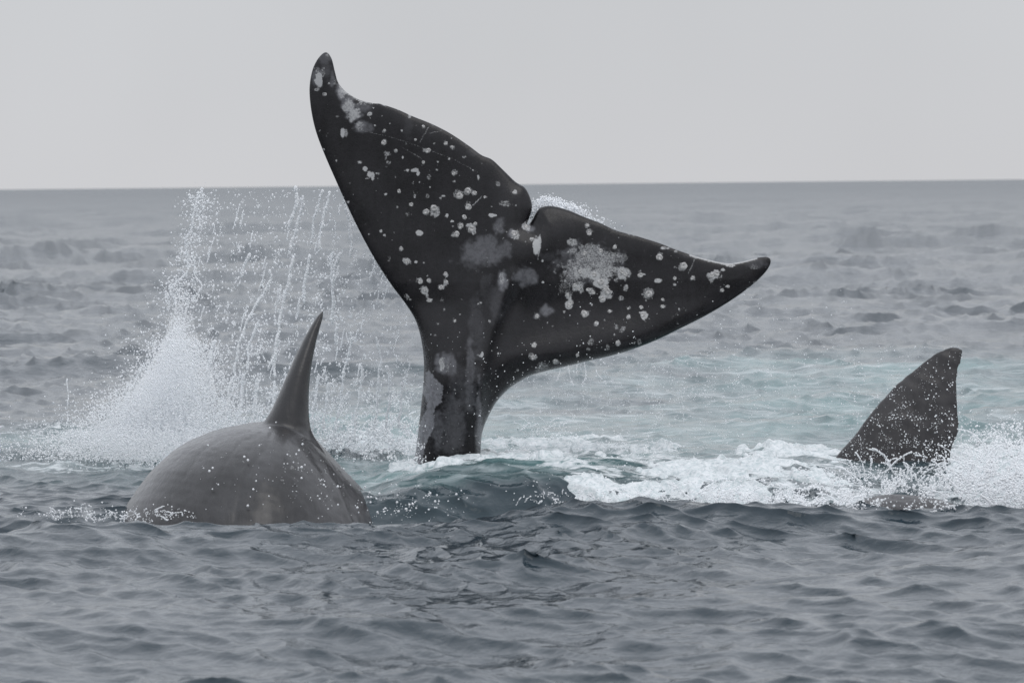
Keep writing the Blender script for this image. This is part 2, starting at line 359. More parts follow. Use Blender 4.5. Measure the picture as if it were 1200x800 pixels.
def inflate(name, outline, h, thick, bend, attrs_fn):
    """closed solid whose rim is the outline; thick(P, d, side) half thickness, bend(P) depth shift"""
    n0 = len(outline)
    rings = [outline]
    nx = np.roll(outline, -1, 0) - np.roll(outline, 1, 0); nx = np.stack([-nx[:, 1], nx[:, 0]], -1); nx /= np.maximum(np.linalg.norm(nx, axis=1, keepdims=True), 1e-9)
    if not inside(outline[:1] + nx[:1] * .002, outline)[0]: nx = -nx
    pts = [outline]
    for dd in (0.0025, 0.007):
        q = outline + nx * dd; ok = inside(q, outline) & (segdist(q, outline) > dd * .9); pts.append(q[ok])
    lo, hi = outline.min(0), outline.max(0)
    gx_, gy_ = np.meshgrid(np.arange(lo[0], hi[0], h), np.arange(lo[1], hi[1], h * .87), indexing='ij')
    gx_[:, 1::2] += h / 2
    G = np.stack([gx_.ravel(), gy_.ravel()], -1); G = G[inside(G, outline)]; G = G[segdist(G, outline) > .0125]
    pts.append(G); P = np.concatenate(pts)
    r = delaunay_2d_cdt([Vector(p) for p in P], [(i, (i + 1) % n0) for i in range(n0)], [], 1, 1e-6)
    P2 = np.array([tuple(v) for v in r[0]]); T = np.array(r[2]) if all(len(f) == 3 for f in r[2]) else np.array([f[:3] for f in r[2]])
    d = segdist(P2, outline); rim = d < 1e-5; d[rim] = 0
    front = np.stack([P2[:, 0], bend(P2) - thick(P2, d, 0), P2[:, 1]], -1)
    back = np.stack([P2[:, 0], bend(P2) + thick(P2, d, 1), P2[:, 1]], -1)
    bi = np.zeros(len(P2), int); nb = (~rim).sum(); bi[rim] = np.nonzero(rim)[0]; bi[~rim] = len(P2) + np.arange(nb)
    V = np.concatenate([front, back[~rim]]); 
    a = P2[T[:, 1]] - P2[T[:, 0]]; b = P2[T[:, 2]] - P2[T[:, 0]]; cw = (a[:, 0] * b[:, 1] - a[:, 1] * b[:, 0]) < 0
    T[cw] = T[cw][:, ::-1]
    at = {k: np.concatenate([v, v[~rim] * 0.3]) for k, v in attrs_fn(P2, d).items()}
    return mk_mesh(name, V, [T, bi[T][:, ::-1]], at)

tail_out = catmull(to_plane(OUT, TAIL_Y), 0.012, True)
S = (TAIL_Y / FPX)                      # metres per photo pixel at the tail
AX = to_plane([(612, 285), (598, 320), (575, 380), (552, 440), (537, 500), (530, 600)], TAIL_Y)   # middle line
KEEL = catmull(to_plane([(600, 318), (588, 350), (575, 390), (566, 430), (562, 470), (559, 530), (556, 600)], TAIL_Y), .02)
def polyd(P, A):
    d = np.full(len(P), 1e9)
    for i in range(len(A) - 1):
        ab_ = A[i + 1] - A[i]; t = np.clip(((P - A[i]) @ ab_) / (ab_ @ ab_), 0, 1)[:, None]; d = np.minimum(d, np.linalg.norm(P - A[i] - t * ab_, axis=1))
    return d
zpx = lambda py: PX(540, py, TAIL_Y)[2]
def tail_thick(P, d, side):
    x, z = P[:, 0], P[:, 1]
    ax = polyd(P, AX)
    low = smooth(zpx(350), zpx(455), z)                              # 0 on the flukes, 1 on the stock
    wsh = np.exp(-(ax / 0.42) ** 2)
    T_ = 0.028 + 0.055 * wsh + 0.05 * np.exp(-(ax / .2) ** 2); s_ = 0.13 + .12 * wsh
    Tp = 0.235; sp = 0.225
    u = np.clip(d / s_, 0, 1); fl = T_ * np.sqrt(np.clip(1 - (1 - u) ** 2, 0, 1))
    u = np.clip(d / sp, 0, 1); pe = Tp * np.sqrt(np.clip(1 - (1 - u) ** 2, 0, 1))
    t = fl * (1 - low) + pe * low
    if side == 0:
        kd = polyd(P, KEEL); kz = smooth(zpx(300), zpx(360), z)
        t = t + np.minimum(1, d / .05) * kz * (0.035 * np.exp(-(kd / 0.035) ** 2) - 0.02 * np.exp(-((kd - .09) / 0.05) ** 2))
        t = t + np.minimum(1, d / .08) * 0.004 * N3.samp(x * 4, z * 4)
    return t
def tail_bend(P):
    x, z = P[:, 0], P[:, 1]; xm = to_plane([(600, 330)], TAIL_Y)[0]
    u = (x - xm[0]); v = (z - xm[1])
    seam = smooth(zpx(330), zpx(250), -z * -1) if False else 0
    b = 0.05 * np.clip(u, 0, None) ** 2 + 0.10 * np.clip(-u, 0, None) ** 2 * 0.9 + .07 * np.clip(v, 0, None)
    b = b + 0.10 * np.clip(-v - .5, 0, None)                           # stock slopes away under water
    return TAIL_Y + b
# marks, pale blotches and painted sheen: (x, y, rx, ry, strength) in photo pixels
def z1(l, k=3.6375, ox=340, oy=40): return [(x / k + ox, y / k + oy, rx, ry, s) for x, y, rx, ry, s in l]
MARKS = z1([(215, 245, 5, 8, .46), (245, 300, 8, 9, .5), (270, 345, 8, 9, .56), (290, 385, 6, 6, .45), (185, 205, 3, 7, .34), (300, 295, 7, 3, .36), (110, 150, 3, 5, .4), (150, 85, 2.5, 3, .4), (115, 190, 4.5, 8, .8), (135, 160, 3, 7, .4), (150, 95, 3, 4, .3), (105, 235, 4, 2.5, .5), (140, 255, 3, 3, .5), (220, 420, 2.6, 7, .9), (235, 425, 2, 6, .5), (335, 340, 2.2, 2.2, .8), (480, 525, 1.5, 1.5, .8), (697, 628, 3, 2, .5),
            (475, 410, 1.5, 1.5, .7), (530, 580, 4, 2, .7), (545, 595, 2, 3, .7), (500, 580, 2, 1.5, .7), (293, 545, 3, 2, .6), (315, 575, 3, 3, .7), (335, 600, 4, 4, .75), (350, 607, 2.5, 5, .7), (370, 595, 3, 1.5, .5), (325, 615, 3, 1.2, .6),
            (410, 510, 5, 3, .45), (415, 545, 4, 3, .45), (405, 525, 2, 6, .4), (405, 683, 1.7, 1.7, .8), (920, 722, 8, 4, .42), (865, 773, 4.5, 2, .8), (803, 612, 1.8, 3, .6), (885, 637, 3, 4, .45), (590, 610, 3, 4, .4), (655, 690, 4, 1, .6),
            (668, 775, 1.8, 2, .8), (690, 797, 2, 1.5, .8), (628, 545, 1.2, 1.2, .9), (678, 532, 1.5, 1.5, .8), (243, 717, 2.2, 1.5, .9), (222, 695, 1.5, 1.2, .9), (530, 690, 2, 3, .5), (740, 525, 2, 2, .5), (560, 560, 2, 2, .3), (505, 350, 2.5, 2.5, .5), (400, 300, 5, 1.5, .6), (300, 285, 5, 2, .5),
            (640, 700, 2, 2, .5), (585, 690, 2.4, 3, .4), (500, 770, 3, 3, .35), (195, 350, 3, 1.5, .4), (120, 410, 2, 2, .4)]) \
    + z1([(440, 18, 6, 8, .25), (530, 12, 5, 6, .5), (555, 72, 4, 10, .75), (566, 60, 2, 8, .6), (190, 35, 4, 3, .8), (133, 85, 3, 3.5, .55), (148, 122, 4, 4, .6), (180, 125, 2, 2, .7), (95, 115, 2.5, 4, .35), (195, 185, 3, 4, .6), (222, 183, 2.5, 3, .55), (207, 215, 4, 4.5, .6),
          (222, 245, 4, 3, .6), (215, 232, 3, 3, .5), (275, 165, 3, 3, .5), (275, 190, 3, 4, .55), (262, 245, 3, 3, .35), (268, 272, 2, 3, .4), (302, 308, 2.5, 2, .4), (152, 232, 4.5, 3.5, .45), (575, 447, 8, 5, .42), (388, 408, 1.3, 2.5, .95),
          (576, 188, 1.8, 1.8, .9), (300, 42, 3, 2, .6), (345, 10, 4, 3, .6), (448, 178, 3.5, 9, .45), (262, 440, 3.5, 10, .5), (280, 450, 2, 10, .35)], 2.667, 420, 260) \
    + z1([(440, 300, 24, 14, .44), (400, 350, 26, 15, .44), (490, 320, 20, 13, .44), (360, 380, 14, 14, .38), (340, 430, 10, 10, .34), (500, 360, 18, 12, .5), (430, 270, 14, 8, .4), (365, 245, 6, 5, .5), (420, 365, 12, 8, .56), (520, 300, 12, 8, .4), (455, 375, 6, 5, .7), (395, 415, 6, 6, .5),
          (565, 310, 7, 6, .38), (570, 365, 8, 7, .6), (440, 435, 5, 5, .55), (385, 422, 5, 5, .6), (405, 435, 4, 4, .5), (355, 487, 5, 5, .6), (350, 455, 4, 4, .5), (480, 405, 8, 5, .9), (487, 465, 4, 4, .65), (650, 372, 3, 1.5, .6), (703, 397, 4.5, 2.5, .65), (775, 345, 3, 1.5, .5),
          (925, 375, 8, 5, .8), (990, 338, 5, 2, .7), (960, 355, 2.5, 2, .7), (648, 532, 4.5, 5, .7), (635, 520, 3, 2, .6), (588, 537, 2.5, 3, .6), (560, 465, 4, 3, .45), (540, 575, 3, 3, .4), (570, 580, 3, 3, .45), (533, 605, 2, 2, .5), (545, 633, 3, 3.5, .5), (578, 425, 3, 4, .5),
          (435, 212, 3.5, 5, .5), (428, 180, 3.5, 3, .4), (770, 412, 3, 2, .55), (725, 268, 4, 2, .6), (745, 272, 4, 2, .5), (775, 283, 3, 2, .5), (245, 740, 9, 6, .4), (300, 708, 3, 3.5, .5), (388, 685, 3, 3, .45), (440, 632, 4, 5, .42), (430, 660, 3, 3, .4), (505, 655, 2.5, 5, .4), (630, 632, 3, 4, .42),
          (80, 675, 1.2, 1.2, .9), (55, 665, 1, 1, .9), (15, 680, 1, 2.5, .9), (1085, 405, 2, 3, .5), (1060, 425, 2, 2, .4), (1080, 345, 6, 3, .35), (890, 540, 7, 1.5, .3), (560, 590, 3, 3, .4), (660, 570, 6, 6, .2), (320, 600, 3, 4, .25), (345, 630, 2, 3, .3), (230, 145, 3, 2, .25)], 3.333, 560, 210)
PALE_AND_SHEEN = z1([(215, 240, 7, 9, .6), (240, 290, 10, 9, .75), (270, 345, 9, 9, .95), (295, 385, 8, 7, .7), (320, 400, 9, 5, .45), (175, 190, 3, 12, .45), (300, 310, 12, 6, .45), (210, 260, 5, 8, .9), (250, 310, 6, 9, .9), (110, 180, 6, 11, .5), (150, 150, 6, 12, .25), (140, 100, 7, 8, .3), (500, 400, 6, 12, .10), (790, 500, 10, 5, .12)]) \
    + z1([(385, 95, 26, 16, .55), (360, 110, 17, 12, .35), (405, 65, 14, 9, .45), (450, 85, 12, 10, .4), (520, 172, 12, 12, .6), (448, 182, 6, 12, .8), (588, 275, 8, 6, .75), (558, 293, 4, 3, .5), (480, 36, 5, 5, .9), (440, 15, 7, 9, .5), (405, 215, 10, 20, .12), (430, 250, 8, 22, .16), (370, 330, 9, 40, .16), (350, 480, 6, 44, .45), (378, 600, 3, 44, .6),  # pale blotches, with keel highlight and wet stock sheen painted in as colour
          (265, 440, 9, 14, .7), (290, 445, 7, 14, .55), (335, 500, 20, 30, .16), (300, 620, 14, 38, .28), (355, 520, 7, 18, .25), (373, 660, 3.5, 24, .45), (250, 650, 7, 22, .4), (280, 680, 12, 14, .2)], 2.667, 420, 260) \
    + z1([(440, 330, 38, 24, .45), (190, 380, 12, 11, .6), (270, 512, 8, 6, .7), (205, 190, 5, 5, .6), (85, 190, 6, 8, .3), (230, 260, 4, 10, .6), (275, 300, 9, 6, .12), (1090, 330, 12, 6, .25), (850, 300, 20, 3, .1)], 3.333, 560, 210)
PATCH = [(x / 2.667 + 420, y / 2.667 + 260) for x, y in [(222, 458), (240, 482), (266, 512), (262, 560), (238, 592), (235, 640), (215, 680), (203, 712), (200, 760), (165, 760), (180, 690), (190, 640), (200, 600), (216, 572), (204, 530), (214, 490), (212, 466)]]
LINES = [([(411, 150), (432, 155), (455, 160), (478, 167), (500, 175), (530, 186), (560, 202)], .8, .5), ([(502, 148.5), (491, 168)], .9, .5), ([(472, 173), (494, 186)], 1.2, .45), ([(503, 156), (519, 153)], .9, .5),
         ([(554, 241), (565, 230)], .9, .7), ([(816, 301), (807, 321)], 1.3, .5), ([(788, 372), (801, 360)], 1.5, .4), ([(628, 276), (634, 283), (630, 304)], 1.0, .6),
         ([(809, 299.5), (830, 305.5), (850, 309.8), (870, 308), (888, 303.5)], 1.6, .8), ([(700, 262), (722, 271.5), (746, 278)], 1.0, .45), ([(395, 97), (405, 108.5), (420, 117.5), (437, 121.5)], 1.2, .6), ([(440, 121.5), (470, 130), (505, 145.5), (550, 172)], .9, .4),
         ([(590, 199.5), (604, 214), (614, 221), (620, 233), (622, 245)], 1.0, .35), ([(640, 400), (642, 420)], .8, .3), ([(649, 380), (652, 410)], .8, .25)]
patch_w = to_plane(PATCH, TAIL_Y); lines_w = [(to_plane(p, TAIL_Y), wd * S, s) for p, wd, s in LINES]
def paint(P, marks, Y, wob=True):
    v = np.zeros(len(P))
    w3 = PX([m_[0] for m_ in marks], [m_[1] for m_ in marks], Y)
    wb = N2.samp(P[:, 0] * 3.0, P[:, 1] * 3.0); s_ = Y / FPX
    for (x, y, rx, ry, k), c in zip(marks, w3):
        d = np.hypot((P[:, 0] - c[0]) / (rx * s_), (P[:, 1] - c[2]) / (ry * s_))
        near = d < 2
        v[near] = np.maximum(v[near], k * (1 - smooth(.6, 1.25, d[near] + .16 * wb[near])))
    return v
SPECK = [(x, y, r, r, s) for x, y, r, s in zip(RNG.uniform(365, 900, 1100), RNG.uniform(70, 520, 1100), .6 + 1.5 * RNG.random(1100) ** 2.5, RNG.uniform(.25, .8, 1100))]
BARN = [(x, y, r) for x, y, r, _, _ in
        z1([(400, 410, 2.6, 0, 0), (397, 462, 3.8, 0, 0), (450, 495, 2.1, 0, 0), (587, 497, 3.8, 0, 0), (567, 392, 2.1, 0, 0), (567, 547, 2.8, 0, 0), (663, 466, 2.8, 0, 0), (690, 480, 2.1, 0, 0), (697, 595, 3.3, 0, 0), (533, 450, 1.9, 0, 0), (463, 670, 3, 0, 0), (515, 727, 2.8, 0, 0),
            (612, 743, 6, 0, 0), (580, 757, 4, 0, 0), (722, 690, 5, 0, 0), (758, 668, 4.8, 0, 0), (787, 678, 3, 0, 0), (760, 737, 4.2, 0, 0), (743, 780, 3.4, 0, 0), (830, 695, 2, 0, 0), (957, 674, 3.2, 0, 0), (335, 340, 2, 0, 0), (145, 255, 2, 0, 0)])
        + z1([(307, 38, 4.2, 0, 0), (320, 14, 4, 0, 0), (353, 22, 4.8, 0, 0), (365, 6, 3, 0, 0), (488, 36, 4.4, 0, 0), (542, 52, 3, 0, 0), (523, 14, 3.6, 0, 0), (192, 188, 3, 0, 0), (222, 246, 3, 0, 0), (208, 212, 3.4, 0, 0), (272, 162, 2.8, 0, 0), (258, 205, 3.8, 0, 0), (150, 125, 3, 0, 0), (548, 383, 3.7, 0, 0),
              (545, 420, 3.6, 0, 0), (615, 432, 3, 0, 0), (302, 308, 2.2, 0, 0), (276, 188, 2.4, 0, 0), (133, 84, 2.2, 0, 0), (218, 184, 2.3, 0, 0), (558, 293, 3, 0, 0)], 2.667, 420, 260)
        + z1([(505, 437, 5.6, 0, 0), (487, 467, 3.6, 0, 0), (415, 525, 4.8, 0, 0), (668, 448, 5.8, 0, 0), (635, 375, 3.8, 0, 0), (710, 305, 4.6, 0, 0), (805, 340, 5.2, 0, 0), (535, 265, 2.6, 0, 0), (480, 280, 3, 0, 0), (418, 290, 3, 0, 0), (915, 378, 4, 0, 0), (935, 370, 4, 0, 0), (990, 338, 2.4, 0, 0),
              (770, 388, 2.3, 0, 0), (840, 387, 2.9, 0, 0), (722, 470, 2.3, 0, 0), (722, 497, 2.7, 0, 0), (638, 500, 2.7, 0, 0), (645, 528, 3.4, 0, 0), (655, 540, 2.4, 0, 0), (588, 537, 2.4, 0, 0), (515, 515, 2.5, 0, 0), (463, 560, 2.8, 0, 0), (957, 435, 3, 0, 0), (980, 420, 2.3, 0, 0), (480, 402, 4.5, 0, 0),
              (455, 373, 3.2, 0, 0), (398, 362, 3.2, 0, 0), (432, 432, 3.4, 0, 0), (450, 442, 3, 0, 0), (378, 415, 3, 0, 0), (392, 428, 2.8, 0, 0), (355, 492, 3.2, 0, 0), (366, 482, 2.6, 0, 0), (350, 452, 2.6, 0, 0), (563, 362, 4, 0, 0), (577, 372, 3.4, 0, 0), (545, 635, 2.6, 0, 0), (220, 645, 3.3, 0, 0),
              (215, 692, 3, 0, 0), (300, 710, 2.4, 0, 0), (388, 684, 2.3, 0, 0), (587, 505, 2, 0, 0), (435, 212, 2.8, 0, 0), (428, 180, 2.2, 0, 0), (498, 425, 3, 0, 0), (520, 440, 2.6, 0, 0)], 3.333, 560, 210)]
HALO = [(x + RNG.normal(0, r * .35), y + RNG.normal(0, r * .35), r * RNG.uniform(.7, 1.5), r * RNG.uniform(.7, 1.5), RNG.uniform(.35, .75)) for x, y, r in BARN for _ in range(2)]
def tail_attr(P, d):
    mk = paint(P, [(a, b_, c_ * 1.12, e_ * 1.12, min(1, f_ * 1.3)) for a, b_, c_, e_, f_ in MARKS] + SPECK + HALO, TAIL_Y); pl = paint(P, PALE_AND_SHEEN, TAIL_Y)
    for A, wd, k in lines_w:
        dd = polyd(P, A); mk = np.maximum(mk, k * (1 - smooth(.5, 1.4, dd / wd)))
    ins = inside(P + np.stack([N1.samp(P[:, 0] * 5, P[:, 1] * 5), N1.samp(P[:, 1] * 5, P[:, 0] * 5)], -1) * .006, patch_w); pl = np.maximum(pl, ins * 1.0)
    return {'mark': mk, 'pale': np.clip(pl, 0, 1)}
me = inflate('whale', tail_out, 0.0088, tail_thick, tail_bend, tail_attr)
SK1 = skin('wet_dark_skin', (0.0055, 0.005, 0.006), (0.0135, 0.0125, 0.0145), .27)
tail = link('whale', me, SK1, label='raised dark whale tail with two broad white-speckled flukes above the churned water', category='whale', group='grey whales surfacing together')

# barnacles: crater-like shells, each a part of the tail
def barn_mesh(seed, hole=.42):
    g = random.Random(seed); n = 11; V = []; Fc = []
    for k, (r, h) in enumerate([(1.0, 0.0), (.86, .20), (.62, .34), (hole, .30), (hole * .7, .12)]):
        for i in range(n):
            a = 2 * math.pi * i / n; rr_ = r * (1 + (.09 if i % 2 else -.05) * (k < 3) + g.uniform(-.07, .07))
            V.append((rr_ * math.cos(a), -h + .06 * (k == 0), rr_ * math.sin(a)))
    for k in range(4):
        for i in range(n): Fc.append((k * n + i, k * n + (i + 1) % n, (k + 1) * n + (i + 1) % n, (k + 1) * n + i))
    V.append((0, -.10, 0)); c_ = len(V) - 1
    T = [(4 * n + i, 4 * n + (i + 1) % n, c_) for i in range(n)]
    return mk_mesh('barnacle', np.array(V), [np.array(Fc), np.array(T)], smooth_sh=False)
M = Mat('barnacle_shell'); n = M.noise(1.8, 4, .7)
M.set(M.b.inputs['Base Color'], M.mix(M.maprange(n, .3, .7), (0.20, 0.195, 0.19), (0.62, 0.61, 0.60))); M.b.inputs['Roughness'].default_value = .6
BARN_M = M.m
bm_v = [barn_mesh(s, h) for s, h in ((1, .40), (2, .52), (3, .3), (4, .45))]
for b_ in bm_v: b_.materials.append(BARN_M)
bp = to_plane([(x, y) for x, y, r in BARN], TAIL_Y); bd = segdist(bp, tail_out)
def fronty(P): return tail_bend(P) - tail_thick(P, segdist(P, tail_out), 0)
fy = fronty(bp); e1 = fronty(bp + [.01, 0]); e2 = fronty(bp + [0, .01])
for i, (x, y, r) in enumerate(BARN):
    o = link('barnacle', bm_v[i % 4], None, tail)
    nrm = Vector(((e1[i] - fy[i]) / .01, -1, (e2[i] - fy[i]) / .01)).normalized()
    q_ = Vector((0, -1, 0)).rotation_difference(nrm)
    o.matrix_world = Matrix.Translation((bp[i][0], fy[i] - .0005, bp[i][1])) @ q_.to_matrix().to_4x4() @ Matrix.Rotation(random.uniform(0, 6.28), 4, 'Y') @ Matrix.Diagonal((r * S * random.uniform(.65, 1.0), r * S * random.uniform(.45, .8), r * S * random.uniform(.65, 1.0), 1))

# ------------------------------------------------------------------ bodies made from joined closed shapes, fused by voxels
def fuse(name, parts, vox, it=6):
    V = []; Fq = []; o = 0
    for v, f in parts:
        V.append(v); Fq.append(np.asarray(f) + o); o += len(v)
    me = mk_mesh(name + '_raw', np.concatenate(V), Fq)
    ob = bpy.data.objects.new('raw', me); COL.objects.link(ob)
    md = ob.modifiers.new('r', 'REMESH'); md.mode = 'VOXEL'; md.voxel_size = vox; md.use_smooth_shade = True
    ms = ob.modifiers.new('s', 'SMOOTH'); ms.factor = .5; ms.iterations = it
    dg = bpy.context.evaluated_depsgraph_get(); dg.update()
    ev = bpy.data.meshes.new_from_object(ob.evaluated_get(dg))
    n = len(ev.vertices); co = np.empty(n * 3, np.float32); ev.vertices.foreach_get('co', co); no = np.empty(n * 3, np.float32); ev.vertices.foreach_get('normal', no)
    npol = len(ev.polygons); lv = np.empty(len(ev.loops), np.int32); ev.loops.foreach_get('vertex_index', lv)
    bpy.data.objects.remove(ob)
    return co.reshape(-1, 3).astype(float), no.reshape(-1, 3).astype(float), lv.reshape(npol, 4)
def loft(rings):
    """closed solid through rings of equal count, capped by fans"""
    n = len(rings[0]); V = np.concatenate([np.concatenate(rings), [rings[0].mean(0)], [rings[-1].mean(0)]]); f = []
    for k in range(len(rings) - 1):
        for i in range(n): f.append((k * n + i, k * n + (i + 1) % n, (k + 1) * n + (i + 1) % n, (k + 1) * n + i))
    c0, c1 = len(V) - 2, len(V) - 1; L_ = (len(rings) - 1) * n
    for i in range(n):
        f.append((c0, (i + 1) % n, i, i)); f.append((c1, L_ + i, L_ + (i + 1) % n, L_ + (i + 1) % n))
    return V, f
def tri_clean(f): return f
def loft_q(rings):
    V, f = loft(rings); q4 = np.array([x for x in f if x[2] != x[3]]); t3 = np.array([x[:3] for x in f if x[2] == x[3]])
    return V, q4, t3
def fuse2(name, lofts, vox, it=6):
    V = []; Q = []; T = []; o = 0
    for v, q4, t3 in lofts:
        V.append(v); Q.append(q4 + o); T.append(t3 + o); o += len(v)
    me = mk_mesh(name + '_raw', np.concatenate(V), [np.concatenate(Q), np.concatenate(T)])
    ob = bpy.data.objects.new('raw', me); COL.objects.link(ob)
    md = ob.modifiers.new('r', 'REMESH'); md.mode = 'VOXEL'; md.voxel_size = vox; md.use_smooth_shade = True
    ms = ob.modifiers.new('s', 'SMOOTH'); ms.factor = .5; ms.iterations = it
    dg = bpy.context.evaluated_depsgraph_get(); dg.update()
    ev = bpy.data.meshes.new_from_object(ob.evaluated_get(dg))
    n = len(ev.vertices); co = np.empty(n * 3, np.float32); ev.vertices.foreach_get('co', co); no = np.empty(n * 3, np.float32); ev.vertices.foreach_get('normal', no)
    npol = len(ev.polygons); lv = np.empty(len(ev.loops), np.int32); ev.loops.foreach_get('vertex_index', lv)
    bpy.data.objects.remove(ob); bpy.data.meshes.remove(me)
    return co.reshape(-1, 3).astype(float), no.reshape(-1, 3).astype(float), lv.reshape(npol, 4)

# left whale: rounded back seen end-on, tall narrow fin
LY = 25.7
prof = [(118, 680), (125, 640), (142, 603), (150, 589), (165, 566), (188, 541), (218, 520), (255, 506), (300, 498), (335, 499), (362, 514), (385, 536), (405, 559), (427, 583), (444, 607), (454, 640), (460, 680)]
pw = catmull(to_plane(prof, LY), .05); bot = np.array([[pw[-1, 0] - .1, -1.0], [pw[:, 0].mean(), -1.35], [pw[0, 0] + .1, -1.0]])
sec = np.concatenate([pw, catmull(np.vstack([pw[-1:], bot, pw[:1]]), .08)[1:-1]])
cen = np.array([pw[:, 0].mean(), -.75])
rings = []
for t in np.linspace(-.985, .985, 34):
    yv = LY + (1.25 if t < 0 else 3.2) * t; k = (1 - abs(t) ** 2.3) ** .5
    dx_ = 0.0 if t < 0 else -0.35 * t * t                              # the body trails off to the left behind
    rings.append(np.stack([cen[0] + (sec[:, 0] - cen[0]) * k + dx_, np.full(len(sec), yv), cen[1] + (sec[:, 1] - cen[1]) * k], -1))
fin_l = [(377, 363.5), (371, 370), (362, 385), (350, 410), (339, 438), (329, 463), (320, 483), (309, 500), (297, 520), (290, 545)]
fin_r = [(378, 364.5), (375.5, 376), (370, 393), (364.5, 415), (360, 440), (358, 465), (358.5, 488), (364, 509), (375, 528), (385, 548)]
A, B = to_plane(fin_l, LY), to_plane(fin_r, LY); A = catmull(A, .05); ts = np.linspace(0, 1, len(A))
Bc = catmull(B, .02); tb = np.linspace(0, 1, len(Bc)); Bi = np.stack([np.interp(ts, tb, Bc[:, 0]), np.interp(ts, tb, Bc[:, 1])], -1)
fr = []
for i, t in enumerate(ts):
    c_ = (A[i] + Bi[i]) / 2; hw = (Bi[i] - A[i]) / 2 * (1.12 + .16 * math.sin(math.pi * min(1, t * 1.3))); ch = 0.02 + 0.17 * t ** .75
    a_ = np.linspace(0, 2 * np.pi, 20, endpoint=False); yo = .25 * (1 - t) ** 2
    fr.append(np.stack([c_[0] + hw[0] * np.cos(a_), LY + yo + ch * np.sin(a_), c_[1] + hw[1] * np.cos(a_)], -1))
co, no, fq = fuse2('whale', [loft_q(rings), loft_q(fr)], .011, 22)
# folds that run forward from the foot of the fin, and wrinkles
def fold(Pxy, pts, wd):
    return np.exp(-(polyd(Pxy, np.array(pts)) / wd) ** 2)
px_, py_ = pxof(co[:, 0], co[:, 1], co[:, 2]) if False else (None, None)
d_ = co - CAMP; c_ = d_ @ F; qx = 600 + FPX * (d_ @ R_) / c_; qy = 400 - FPX * (d_ @ U_) / c_; Q2 = np.stack([qx, qy], -1)
front = np.clip((.25 - no[:, 1]) / .5, 0, 1)
disp = .55 * (0.012 * fold(Q2, [(352, 505), (372, 528), (384, 552), (398, 580), (410, 612)], 4) - .010 * fold(Q2, [(358, 520), (380, 552), (394, 590)], 5) \
    - .006 * fold(Q2, [(318, 508), (312, 525), (296, 545), (282, 570), (275, 612)], 3) - .004 * fold(Q2, [(310, 506), (280, 520), (262, 545), (250, 580)], 2.5) \
    - .004 * fold(Q2, [(300, 505), (262, 512), (235, 530), (215, 560)], 2.2) - .003 * fold(Q2, [(285, 503), (240, 515), (205, 540)], 2) + .006 * fold(Q2, [(335, 520), (318, 545), (300, 575)], 7))
co += no * (disp * front)[:, None]
co += no * (0.0022 * N1.samp(co[:, 0] * 1.2 + co[:, 1], co[:, 2] * 2.0) * smooth(.62, .4, co[:, 2]))[:, None]
pale = np.clip(.08 * fold(Q2, [(340, 520), (318, 540), (290, 575), (262, 600)], 14) + .05 * fold(Q2, [(250, 520), (200, 555), (170, 590)], 12) + .12 * fold(Q2, [(398, 560), (425, 600)], 8), 0, 1) * front
mk = np.zeros(len(co))
for x, y, r in [(331, 562, 3), (342, 548, 3.5), (345, 560, 2)]: mk = np.maximum(mk, .5 * (1 - smooth(.5, 1.2, np.hypot(qx - x, qy - y) / r)) * front)
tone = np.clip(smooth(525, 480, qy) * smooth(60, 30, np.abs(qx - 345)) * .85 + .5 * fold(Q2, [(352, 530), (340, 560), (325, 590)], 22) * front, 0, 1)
SK2 = skin('wet_grey_skin', (0.0065, 0.006, 0.0068), (0.027, 0.0255, 0.0275), .33, 4.0, coat=.6, tone=True)
link('whale', mk_mesh('whale', co, [fq], {'mark': mk, 'pale': pale, 'tone': tone}), SK2,
     label='rounded grey whale back with a tall narrow curved fin, near the white splash', category='whale', group='grey whales surfacing together')

# right whale: broad hooked fin, body just under the foam
RY = 28.75
rf = [(1116, 407), (1125, 407), (1131, 411), (1127, 425), (1123.5, 437), (1122, 460), (1123, 485), (1123.5, 500), (1120, 512), (1114, 523), (1112, 540), (1114, 575), (1112, 640), (930, 640), (952, 570), (972, 540), (988, 521.5), (1004, 503), (1025, 477), (1046, 454), (1067, 436.5), (1088, 419.5), (1105, 410.5)]
ro = catmull(to_plane(rf, RY), .03, True)
# sliced into level rings
zt, zb = ro[:, 1].max(), ro[:, 1].min() + .02; fr = []
for z in np.concatenate([[zt - .004, zt - .012, zt - .025], np.linspace(zt - .04, zb, 40)]):
    xs = []
    for i in range(len(ro)):
        a_, b_ = ro[i], ro[(i + 1) % len(ro)]
        if (a_[1] - z) * (b_[1] - z) < 0: xs.append(a_[0] + (b_[0] - a_[0]) * (z - a_[1]) / (b_[1] - a_[1]))
    if len(xs) < 2: continue
    x0_, x1_ = min(xs), max(xs); an = np.linspace(0, 2 * np.pi, 28, endpoint=False); dpt = (zt - z)
    hy = (.012 + .085 * min(1, dpt / .8)) * min(1, (x1_ - x0_) / .12)
    cx_ = np.cos(an); fr.append(np.stack([(x0_ + x1_) / 2 + (x1_ - x0_) / 2 * cx_, RY - .18 * dpt + hy * np.sin(an) * (1 - .35 * cx_) + .06 * (1 - dpt) ** 2, np.full(28, z)], -1))
bc = PX(1062, 592, 25.3); rings = []
for t in np.linspace(-.985, .985, 26):                                 # submerged body, from the near hump to the fin
    k = (1 - abs(t) ** 2.4) ** .5; yv = 27.8 + 2.4 * t; an = np.linspace(0, 2 * np.pi, 40, endpoint=False)
    rings.append(np.stack([bc[0] + .05 + .62 * k * np.cos(an) + .0 * t, np.full(40, yv), -.60 + .30 * min(0, (yv - 27.2)) + .5 * k * np.sin(an)], -1))
hump = []
